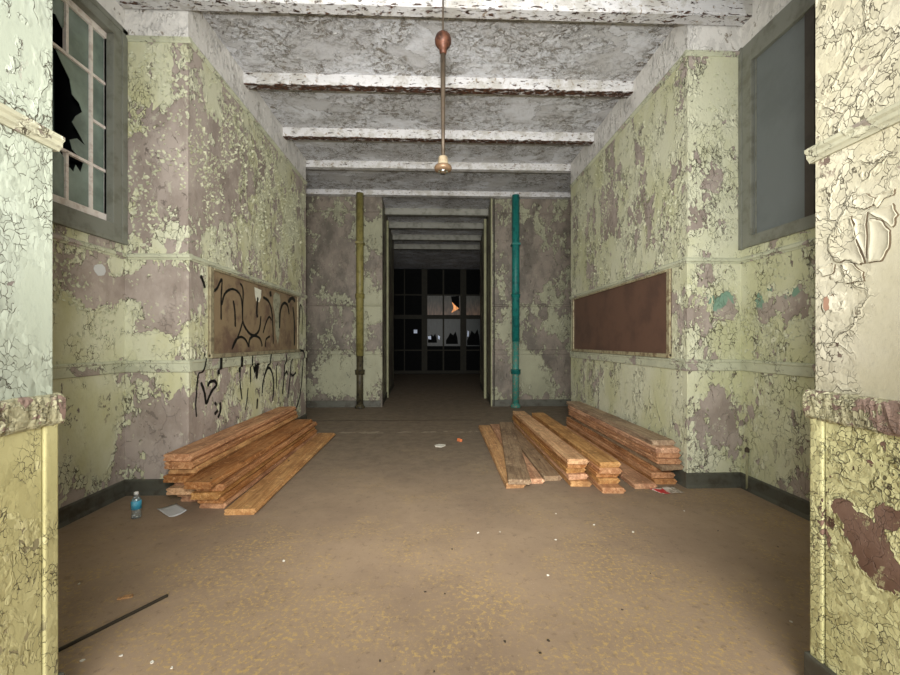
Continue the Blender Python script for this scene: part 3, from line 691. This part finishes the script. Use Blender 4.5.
# ------------------------------------------------------------------ right window, boarded
wr = bpy.data.objects.new('window_2', None); col.objects.link(wr); wr['kind'] = 'structure'; wr['label'] = 'grey window frame closed with flat dark grey boarding'
fr = boxes((AR - .022, AR + .06, WY1 - .12, WY1 + .015, 2.12, 3.90), (AR - .022, AR + .06, WY0 - .01, WY0 + .12, 2.12, 3.90),
           (AR - .024, AR + .06, WY0 + .12, WY1 - .12, 3.72, 3.90), (AR - .024, AR + .06, WY0 + .12, WY1 - .12, 2.12, 2.215))
obj('window_frame', fr, M['casing'], wr, bevel=.006)
obj('window_bead', boxes((AR - .03, AR + .02, WY1 - .02, WY1 + .016, 2.115, 3.905)), M['casing'], wr, bevel=.004)
obj('board_panel', boxes((AR + .010, AR + .03, 2.86, WY1 - .12, 2.215, 3.72)), M['boarding'], wr)
obj('board_panel', boxes((AR + .010, AR + .03, WY0 + .12, 2.80, 2.215, 3.72)), M['boarding'], wr)
obj('mullion', boxes((AR - .008, AR + .04, 2.79, 2.865, 2.215, 3.72)), flat('dark_mullion', srgb(72, 66, 60), .6), wr, bevel=.004)
obj('panel_bead', boxes((AR + .002, AR + .012, 3.325, 3.335, 2.215, 3.72)), M['casing'], wr)

# ------------------------------------------------------------------ wall boards
def wall_board(sg, X, y0, y1, z0, z1, lab, mat, fmat, st):
    t = thing('wall_board', lab, 'board', (X, (y0 + y1) / 2, z0))
    cy = (y0 + y1) / 2; q = lambda o0, o1, a, b, c, d: (min(-sg * o0, -sg * o1), max(-sg * o0, -sg * o1), a - cy, b - cy, c - z0, d - z0)
    obj('panel', boxes(q(.001, .008, y0, y1, z0, z1)), mat, t)
    obj('frame', boxes(q(.001, .024, y0, y0 + st, z0, z1), q(.001, .022, y1 - st, y1, z0, z1), q(.001, .028, y0 + st, y1 - st, z1 - .025, z1)), fmat, t, bevel=.003)
    obj('ledge', boxes(q(.001, .036, y0, y1, z0 - .012, z0 + .028)), fmat, t, bevel=.004)
    return t
lb = wall_board(-1, XL, 3.79, 6.2, 1.155, 1.995, 'long brown wall board covered in black spray-painted graffiti', M['chalk_l'], M['board_frame'], .055)
rb = wall_board(1, XR, 3.73, 6.45, 1.155, 1.995, 'long plain reddish-brown wall board with pale frame on the right', M['chalk'], M['board_frame_r'], .05)

# ------------------------------------------------------------------ graffiti (spray strokes on the board and on the wall below it)
BOARD = [([(3.824, 1.765), (3.918, 1.807), (4.008, 1.91), (3.996, 1.718), (3.996, 1.512)], 0.03),
([(4.008, 1.658), (4.06, 1.771), (4.182, 1.837), (4.311, 1.834), (4.396, 1.777), (4.431, 1.629)], 0.03),
([(4.379, 1.926), (4.442, 1.85), (4.431, 1.544), (4.54, 1.42), (4.693, 1.37), (4.837, 1.437), (4.888, 1.607)], 0.035),
([(4.442, 1.536), (4.345, 1.373), (4.198, 1.218)], 0.03),
([(4.23, 1.726), (4.262, 1.616), (4.272, 1.453)], 0.035),
([(4.214, 1.242), (4.278, 1.315), (4.396, 1.349), (4.503, 1.316), (4.577, 1.237)], 0.03),
([(4.577, 1.237), (4.596, 1.325), (4.713, 1.365), (4.858, 1.335), (4.922, 1.242)], 0.035),
([(4.803, 1.822), (4.774, 1.654), (4.795, 1.583)], 0.05),
([(4.944, 1.838), (5.104, 1.806), (5.2, 1.687), (5.239, 1.489), (5.249, 1.268)], 0.04),
([(5.011, 1.231), (5.034, 1.327), (5.151, 1.367)], 0.03),
([(4.944, 1.402), (5.034, 1.539), (5.127, 1.612), (5.2, 1.567)], 0.03),
([(5.456, 1.476), (5.483, 1.708), (5.594, 1.824), (5.739, 1.815), (5.812, 1.688)], 0.05),
([(5.769, 1.862), (5.924, 1.934), (6.054, 1.902)], 0.06),
([(5.956, 1.812), (6.021, 1.587), (6.021, 1.24)], 0.06),
([(5.151, 1.939), (5.175, 1.873)], 0.06)]
WALL = [([(6.264, 1.548), (6.28, 1.812), (6.34, 1.869), (6.40, 1.751), (6.38, 1.408)], 0.04),
([(3.661, 1.891), (3.698, 1.855), (3.735, 1.79)], 0.045),
([(3.733, 1.195), (3.691, 1.063), (3.629, 0.996), (3.605, 0.845), (3.593, 0.741), (3.605, 0.634)], 0.025),
([(3.972, 1.143), (3.964, 1.02), (3.966, .98)], 0.06),
([(4.393, 1.14), (4.381, 1.018), (4.383, .97)], 0.06),
([(4.387, 1.004), (4.393, 0.845), (4.432, 0.667)], 0.03),
([(3.67, 0.933), (3.722, 0.843), (3.754, 0.734), (3.798, 0.783), (3.854, 0.839), (3.924, 0.881), (3.889, 0.923), (3.809, 0.919), (3.776, 0.885)], 0.04),
([(4.638, 1.138), (4.631, 1.032), (4.638, 0.834)], 0.04),
([(4.705, 1.043), (4.74, 0.948), (4.775, 1.04), (4.792, 0.866), (4.828, 1.037)], 0.05),
([(4.572, 0.781), (4.54, 0.636), (4.509, 0.537)], 0.025),
([(4.81, 0.627), (4.792, 0.504)], 0.05),
([(5.155, 1.154), (5.114, 1.021), (5.015, 0.895), (4.957, 0.785), (4.938, 0.674)], 0.04),
([(5.015, 0.895), (5.114, 0.97), (5.218, 0.912), (5.282, 0.751), (5.247, 0.531)], 0.045),
([(5.37, 1.024), (5.37, 0.671)], 0.035),
([(5.677, 1.12), (5.642, 0.843), (5.579, 0.573)], 0.045),
([(5.642, 0.825), (5.727, 0.874), (5.779, 0.822)], 0.045),
([(5.911, 1.054), (5.884, 0.862), (5.831, 0.674), (5.779, 0.49)], 0.045),
([(5.884, 0.843), (5.966, 0.797), (6.108, 0.835)], 0.045),
([(5.966, 1.15), (6.318, 1.162), (6.432, 1.054), (6.381, 0.72), (6.256, 0.422), (6.079, 0.267)], 0.05),
([(3.889, 0.72), (3.924, 0.689)], 0.04),
([(3.984, 0.706), (3.996, 0.651), (3.984, 0.601), (3.948, 0.563)], 0.04),
([(3.889, 0.606), (3.948, 0.634)], 0.05)]
def smooth_line(pts, n=7):
    if len(pts) < 3: n = 5
    P = [pts[0]] + list(pts) + [pts[-1]]; out = []
    for i in range(1, len(P) - 2):
        p0, p1, p2, p3 = P[i - 1], P[i], P[i + 1], P[i + 2]
        for k in range(n):
            t = k / n
            out.append(tuple(.5 * ((2 * b) + (-a + c) * t + (2 * a - 5 * b + 4 * c - d) * t * t + (-a + 3 * b - 3 * c + d) * t ** 3) for a, b, c, d in zip(p0, p1, p2, p3)))
    out.append(pts[-1]); return out
def ribbon(bm, pts, wd, off):
    L = smooth_line(pts); ring = []
    for i, (y, z) in enumerate(L):
        a = L[max(0, i - 1)]; b = L[min(len(L) - 1, i + 1)]
        dy, dz = b[0] - a[0], b[1] - a[1]; l = math.hypot(dy, dz) or 1
        e = min(i, len(L) - 1 - i); h = wd / 2 * (.55 if e == 0 else 1) * rng.uniform(.82, 1.12)
        ny, nz = -dz / l * h, dy / l * h
        x = off(y, z)
        ring.append((bm.verts.new((x, y + ny, z + nz)), bm.verts.new((x, y - ny, z - nz))))
    for a, b in zip(ring, ring[1:]): bm.faces.new((a[0], a[1], b[1], b[0]))
bm = bmesh.new()
for i, (pts, wd) in enumerate(BOARD): ribbon(bm, pts, wd * .9, lambda y, z, i=i: XL + .0095 + i * .0001)
me_g = obj('graffiti', bm, M['spray'], None)
me_g.parent = lb; me_g.matrix_parent_inverse = lb.matrix_world.inverted() if False else me_g.matrix_parent_inverse
me_g.location = (-XL, -(3.79 + 6.2) / 2, -1.155); me_g['label'] = 'black looping spray lettering'
def patch(pts, nm, mat, lab):
    bm = bmesh.new(); bm.faces.new([bm.verts.new((XL + .0092, y, z)) for y, z in pts])
    o = obj(nm, bm, mat, lb); o.location = (-XL, -(3.79 + 6.2) / 2, -1.155); o['label'] = lab
patch([(4.715, 1.93), (4.90, 1.92), (4.89, 1.83), (4.84, 1.765), (4.76, 1.775), (4.73, 1.84)], 'paint_patch', M['chalkwhite'], 'small white patch')
patch([(5.26, 1.9), (5.33, 1.95), (5.46, 1.93), (5.50, 1.84), (5.45, 1.73), (5.46, 1.4), (5.40, 1.26), (5.33, 1.4), (5.30, 1.65), (5.24, 1.78)], 'paint_patch', M['chalkgrey'], 'grey-green drip patch')
bm = bmesh.new()
offw = lambda i: (lambda y, z: XL + (.0245 if (1.02 < z < 1.155) else .0025) + i * .0001)
for i, (pts, wd) in enumerate(WALL[2:]): ribbon(bm, pts, wd * .8, offw(i))
tag(obj('graffiti', bm, M['spray']), 'black spray-painted graffiti strokes on the peeling wall below the brown board', 'graffiti')
for i, lab in ((0, 'black spray loop on the wall strip right of the brown board'), (1, 'short black spray tick on the wall left of the brown board')):
    bm = bmesh.new(); ribbon(bm, WALL[i][0], WALL[i][1] * .8, offw(i)); tag(obj('graffiti', bm, M['spray']), lab, 'graffiti')

# ------------------------------------------------------------------ pipes
def pipe(x, y, r, lab, m1, m2, joints, ztop, zbreak):
    t = thing('pipe', lab, 'pipe', (x, y, 0))
    obj('upper_pipe', lathe([(r, zbreak), (r, ztop)], 20), m1, t, smooth=False)
    obj('lower_pipe', lathe([(r * .9, .02), (r * .9, zbreak + .01)], 20), m2, t)
    for z, h, rr, mm in joints:
        obj('coupling', lathe([(r * .95, z - h / 2), (rr, z - h / 2 + .006), (rr, z + h / 2 - .012), (rr * 1.08, z + h / 2 - .008), (rr * 1.08, z + h / 2), (r * .95, z + h / 2 + .01)], 20), mm, t)
    obj('floor_flange', lathe([(r * 1.35, .0), (r * 1.35, .03), (r * 1.05, .06), (r * .9, .08)], 20), m2, t)
    obj('wall_clamp', boxes((-r * 1.08, r * 1.08, -r * 1.04, YF - y - .003, 3.2, 3.24)), m1, t, bevel=.003)
    for o in t.children:
        if o.type == 'MESH' and o.name.split('.')[0] != 'wall_clamp':
            for p_ in o.data.polygons: p_.use_smooth = abs(p_.normal.z) < .5
    return t
pipe(-1.485, 7.86, .072, 'olive-yellow vertical pipe with blackened foot left of the passage', M['pipe_olive'], M['pipe_dark'],
     [(2.18, .09, .086, M['pipe_olive']), (.70, .09, .092, M['pipe_dark'])], 4.19, 1.02)
pipe(1.575, 7.86, .074, 'bright teal vertical pipe right of the passage', M['pipe_teal'], M['pipe_teal_chip'],
     [(2.2, .07, .086, M['pipe_teal']), (.70, .09, .094, M['pipe_teal'])], 4.19, 1.3)

# ------------------------------------------------------------------ pendant light
t = thing('pendant_light', 'old pendant light stem with copper ball and bare cream socket', 'light', (.049, 2.8, 2.48))
obj('suspension_rod', lathe([(.006, .975), (.006, ZC - 2.48)], 10), M['brass'], t)
obj('ball', lathe([(.008, .985), (.030, .978), (.050, .958), (.058, .932), (.056, .908), (.046, .888), (.030, .876), (.027, .855), (.024, .838), (.019, .83)], 28), M['copper'], t, smooth=True)
obj('stem', lathe([(.018, .835), (.017, .6), (.013, .3), (.0125, .10)], 14), M['brass'], t, smooth=True)
obj('socket', lathe([(.014, .115), (.030, .112), (.034, .10), (.035, .075), (.042, .055), (.044, .045)], 24), M['porcelain'], t, smooth=True)
obj('shade_holder', lathe([(.040, .052), (.056, .048), (.062, .036), (.060, .022), (.050, .014), (.036, .012)], 28), flat('aged_brown_collar', srgb(122, 98, 74), .45, .3), t, smooth=True)
obj('lamp_contact', lathe([(.036, .014), (.034, .004), (.024, -.004), (.012, -.008), (0, -.008)], 24), M['chrome'], t, smooth=True)
# canopy plate at the ceiling
obj('canopy', lathe([(.05, ZC - 2.48), (.048, ZC - 2.50), (.02, ZC - 2.53), (.008, ZC - 2.54)], 24), M['copper'], t, smooth=True)

# ------------------------------------------------------------------ lumber
def plank_mesh(W, T, L, seed):
    r = random.Random(seed)
    tg, ch = .012, T * .16
    # tongue-and-groove section (x across, z up)
    prof = [(-W / 2 + ch * .6, 0), (W / 2 - ch, 0), (W / 2, ch), (W / 2, T * .33), (W / 2 + tg, T * .36), (W / 2 + tg, T * .62), (W / 2, T * .65), (W / 2, T - ch), (W / 2 - ch, T),
            (-W / 2 + ch, T), (-W / 2, T - ch), (-W / 2, T * .65), (-W / 2 + .008, T * .62), (-W / 2 + .008, T * .38), (-W / 2, T * .35), (-W / 2, ch * .6)]
    bm = bmesh.new(); rings = []; N = 14
    for i in range(N + 1):
        y = L * i / N
        rr = []
        sk = r.uniform(-.012, .012) if i in (0, N) else 0
        for x, z in prof:
            e = .0015
            yy = y + (x * (sk / W * 2) if i in (0, N) else 0)
            rr.append(bm.verts.new((x + r.uniform(-e, e), yy, max(0, min(T, z + (r.uniform(-e, 0) if z > T * .5 else 0))))))
        rings.append(rr)
    for a, b in zip(rings, rings[1:]):
        for i in range(len(prof)):
            j = (i + 1) % len(prof); bm.faces.new((a[i], a[j], b[j], b[i]))
    bm.faces.new(rings[0][::-1]); bm.faces.new(rings[-1])
    return bm
meshes = {}
def plank(x, y, z, ang, W, T, L, mat, lab, group):
    key = (round(W, 3), round(T, 3), round(L, 2), mat, rng.randrange(3))
    if key not in meshes:
        o = obj('plank', plank_mesh(W, T, L, len(meshes) + 3), M[mat]); meshes[key] = o
    else:
        o = meshes[key].copy(); col.objects.link(o)
    o.location = (x, y, z); o.rotation_euler = (0, 0, R(ang))
    tag(o, lab, 'plank', group)
    return o
ORD = ['bottom', 'second', 'third', 'fourth', 'fifth', 'sixth', 'seventh', 'eighth']
def stack(cx, y0, ang, W, T, L, offs, where, mats, group):
    n_ = len(offs)
    for i, (dx, dy) in enumerate(offs):
        pos_ = 'topmost plank' if i == n_ - 1 else ('bottom plank' if i == 0 else ORD[i] + ' plank up')
        plank(cx + dx, y0 + dy, i * (T + .0006), ang, W, T, L, mats[i % len(mats)], 'orange-brown pine %s in %s' % (pos_, where), group)
# left: tall stack against the wall, lower stack before it, one loose plank
stack(-1.982, 3.12, 0, .215, .0535, 2.27, [(.016, .20), (.012, .16), (-.002, .06), (.014, .12), (-.006, .02), (.012, .07), (.012, .01), (-.008, .03)],
      'the tall left stack by the graffiti wall', ['wood', 'wood', 'wood_y'], 'planks in the tall left stack')
stack(-1.738, 3.08, 0, .205, .053, 2.38, [(-.004, .10), (.004, .06), (-.008, .0), (.016, .03), (-.014, -.08)],
      'the lower left stack beside the loose plank', ['wood', 'wood', 'wood_y', 'wood'], 'planks in the lower left stack')
plank(-1.472, 3.05, 0, .8, .225, .046, 2.5, 'wood_y', 'single yellow-brown plank lying on the floor beside the left stacks', None)
# right: leaning-level stack by the wall
stack(2.098, 3.58, 0, .205, .0485, 2.42, [(-.016, -.01), (-.020, .02), (.002, .07), (.016, -.07), (-.006, -.05), (.006, -.02), (-.010, -.04), (-.008, .03)],
      'the right stack against the wall below the plain board', ['wood', 'wood', 'wood', 'wood_g'], 'planks in the right wall stack')
plank(1.846, 3.47, 0, 0, .195, .045, 2.4, 'wood', 'single plank on the floor partly under the red and white flyer', None)
stack(1.515, 3.37, .3, .185, .050, 2.42, [(0, 0), (.0, .09), (-.008, .11), (-.006, .05), (-.004, .06)],
      'the five-high stack in the middle of the right group', ['wood', 'wood_y', 'wood'], 'planks in the middle right stack')
stack(1.283, 3.56, .3, .180, .048, 2.5, [(.01, -.02), (.0, .02), (-.008, .06), (-.004, .04), (-.01, .0)],
      'the stack left of centre in the right group', ['wood_y', 'wood'], 'planks in the inner right stack')
plank(1.085, 3.70, 0, 0, .165, .045, 2.45, 'wood_g', 'weathered floor plank right of the diagonal grey plank', None)
plank(.900, 3.63, 0, 0, .165, .046, 2.42, 'wood', 'dark brown floor plank running under the diagonal grey plank', None)
plank(.700, 3.52, 0, -.5, .165, .046, 2.46, 'wood_y', 'leftmost yellow plank of the right group on the floor', None)
plank(.728, 3.48, .0475, -7.3, .190, .044, 2.5, 'wood_g', 'grey weathered plank lying diagonally on top of the floor planks', None)

# ------------------------------------------------------------------ small things on the floor
b = thing('water_bottle', 'small clear plastic water bottle with blue label near the left wall', 'bottle', (-2.21, 3.03, 0))
obj('body', lathe([(.026, .0), (.031, .004), (.032, .02), (.029, .045), (.031, .06), (.031, .12), (.028, .135), (.014, .160), (.0125, .166), (.0125, .178)], 24), M['plastic'], b, smooth=True)
obj('paper_label', lathe([(.0315, .068), (.0325, .068), (.0325, .125), (.0305, .128)], 24), M['label_blue'], b, smooth=True)
obj('bottle_cap', lathe([(.0145, .172), (.0145, .188), (.012, .191), (0, .191)], 20), M['cap_white'], b, smooth=True)

def sheet(name, pts, mat, lift=.012, nseg=8, th=.0012, seed=1):
    bm = bmesh.new(); r = random.Random(seed); g = []
    a, b_, c, d = [Vector((x, y, 0)) for x, y in pts]
    for i in range(nseg + 1):
        row = []
        for j in range(nseg + 1):
            u, v = i / nseg, j / nseg
            p_ = a * (1 - u) * (1 - v) + b_ * u * (1 - v) + c * u * v + d * (1 - u) * v
            z = .002 + lift * (abs(u - .5) * 2) ** 3 * (.4 + .6 * v) + .002 * math.sin(u * 9 + seed) * math.sin(v * 7)
            row.append(bm.verts.new((p_.x, p_.y, max(.0015, z))))
        g.append(row)
    for i in range(nseg):
        for j in range(nseg): bm.faces.new((g[i][j], g[i + 1][j], g[i + 1][j + 1], g[i][j + 1]))
    o = obj(name, bm, mat, smooth=True)
    m_ = o.modifiers.new('thickness', 'SOLIDIFY'); m_.thickness = th; m_.offset = 1
    return o
tag(sheet('paper_sheet', [(-2.159, 3.171), (-2.079, 3.275), (-1.90, 3.12), (-1.956, 3.005)], M['paper']), 'crumpled pale grey paper sheet on the floor before the left stacks', 'paper')
def flyer_mat():
    k = NT('printed_flyer'); P = k.pos(); s_ = k.sep(P)
    c = k.mix(k.step(k.noise(P, 30, 4), .5, .56), srgb(214, 204, 190), srgb(150, 140, 120))
    red = k.math('MULTIPLY', k.step(s_[0], 2.005, 1.99), k.step(k.noise(P, 16, 3), .42, .46))
    c = k.mix(red, c, srgb(196, 52, 58))
    return k.fin(c, .5)
tag(sheet('flyer', [(1.88, 3.46), (1.936, 3.333), (2.126, 3.35), (2.122, 3.50)], flyer_mat(), .01, seed=4), 'crumpled red and white printed flyer by the right wall stack', 'flyer')

# rod on the floor
bm = bmesh.new(); P0 = Vector((-1.69, 1.551, .010)); P1 = Vector((-1.366, 2.087, .010)); d = (P1 - P0)
L = d.length; box(bm, -.0055, .0055, 0, L, -.010, .004)
o = obj('metal_rod', bm, M['rod'], loc=tuple(P0), bevel=.003); o.rotation_euler = (0, 0, -math.atan2(d.x, d.y))
tag(o, 'thin dark rod lying diagonally on the floor by the left opening', 'rod')
bm = boxes((-.03, .035, -.008, .008, 0, .008), (-.01, .03, .004, .02, .002, .007))
o = obj('wood_scrap', bm, M['wood_y'], loc=(-1.575, 2.08, 0), bevel=.002); o.rotation_euler = (0, 0, .3)
tag(o, 'tiny yellow wood splinter beside the dark rod', 'wood scrap')

# paint chips lying about, each its own flake
def flake(name, x, y, r, mat, lab, cat, seed, group=None, h=.004):
    bm = bmesh.new(); q = random.Random(seed); n_ = q.randint(5, 8)
    top = [bm.verts.new((r * q.uniform(.5, 1.2) * math.cos(a * 2 * math.pi / n_), r * q.uniform(.4, .9) * math.sin(a * 2 * math.pi / n_), h * q.uniform(.5, 1.3))) for a in range(n_)]
    bot = [bm.verts.new((v.co.x, v.co.y, 0)) for v in top]
    c = bm.verts.new((0, 0, h * .5))
    for i in range(n_):
        j = (i + 1) % n_; bm.faces.new((top[i], top[j], c)); bm.faces.new((top[i], bot[i], bot[j], top[j]))
    bm.faces.new(bot)
    o = obj(name, bm, mat, loc=(x, y, .0004)); o.rotation_euler = (0, 0, q.uniform(0, 6))
    return tag(o, lab, cat, group)
def spot_of(x, y):
    if y < 1.76 and x < -1: return 'in front of the dark rod'
    if y < 2.3: return 'in the near foreground left of centre' if x < .2 else 'in the near foreground right of centre'
    if y > 3.6: return 'between the plank stacks'
    return 'left of the middle of the hall' if x < .2 else ('before the right plank stacks' if x < 1.25 else 'towards the right alcove')
g_ = 'small pale paint chips'
for i, (x, y) in enumerate([(0.285, 2.707), (0.436, 2.716), (0.785, 2.594), (0.904, 2.985), (1.343, 2.684), (-1.913, 2.212), (-1.44, 1.679), (-1.30, 1.70), (-1.15, 1.66), (-1.051, 1.63), (1.118, 2.796), (1.644, 1.798), (1.9, 3.0), (.62, 2.2), (-.9, 2.4)]):
    flake('paint_chip', x, y, rng.uniform(.005, .011), M['chip'], 'tiny pale paint chip on the brown floor ' + spot_of(x, y), 'paint chip', i, g_ + ' ' + spot_of(x, y))
g2_ = 'small dark crumbs'
for i, (x, y) in enumerate([(2.162, 2.456), (1.933, 2.678), (-0.008, 1.575), (-0.057, 2.079), (0.046, 2.059), (0.9, 1.906), (0.486, 1.72), (0.298, 1.721), (-0.228, 1.636), (.434, 1.655), (-.6, 4.3), (-.35, 4.1), (1.2, 2.2), (.1, 2.5)]):
    flake('floor_crumb', x, y, rng.uniform(.004, .009), M['chip_dark'], 'tiny dark crumb of debris on the brown floor ' + spot_of(x, y), 'debris', 50 + i, g2_ + ' ' + spot_of(x, y))
flake('paper_scrap', .05, 4.98, .085, M['chip'], 'torn white scrap lying mid-hall between the plank stacks', 'paper', 90, h=.006)
flake('brick_bit', .313, 5.2, .035, M['orange'], 'small orange brick crumb beside the torn white scrap', 'brick fragment', 93, h=.03)

# conduit with fixing on the right alcove wall
t = thing('conduit', 'thin painted conduit stub at the base of the right alcove wall', 'pipe', (AR - .016, 3.40, 0))
obj('tube', lathe([(.010, .0), (.010, .36)], 12), M['conduit'], t, smooth=True)
obj('tube_cap', lathe([(.018, .335), (.018, .365), (.008, .375)], 12), M['chip_dark'], t)
# small torn sticker on left alcove wall
bm = bmesh.new(); r_ = random.Random(5)
ring = [(3.235 + .055 * math.cos(a * .6283) * r_.uniform(.8, 1.1), 1.86 + .05 * math.sin(a * .6283) * r_.uniform(.8, 1.1)) for a in range(10)]
f_ = bm.faces.new([bm.verts.new((AL + .001, y, z)) for y, z in ring]); g2 = bmesh.ops.extrude_face_region(bm, geom=[f_])
for v_ in [q for q in g2['geom'] if isinstance(q, bmesh.types.BMVert)]: v_.co.x += .003
o = obj('sticker', bm, M['paper'])
tag(o, 'small round white sticker high on the left alcove wall', 'sticker')
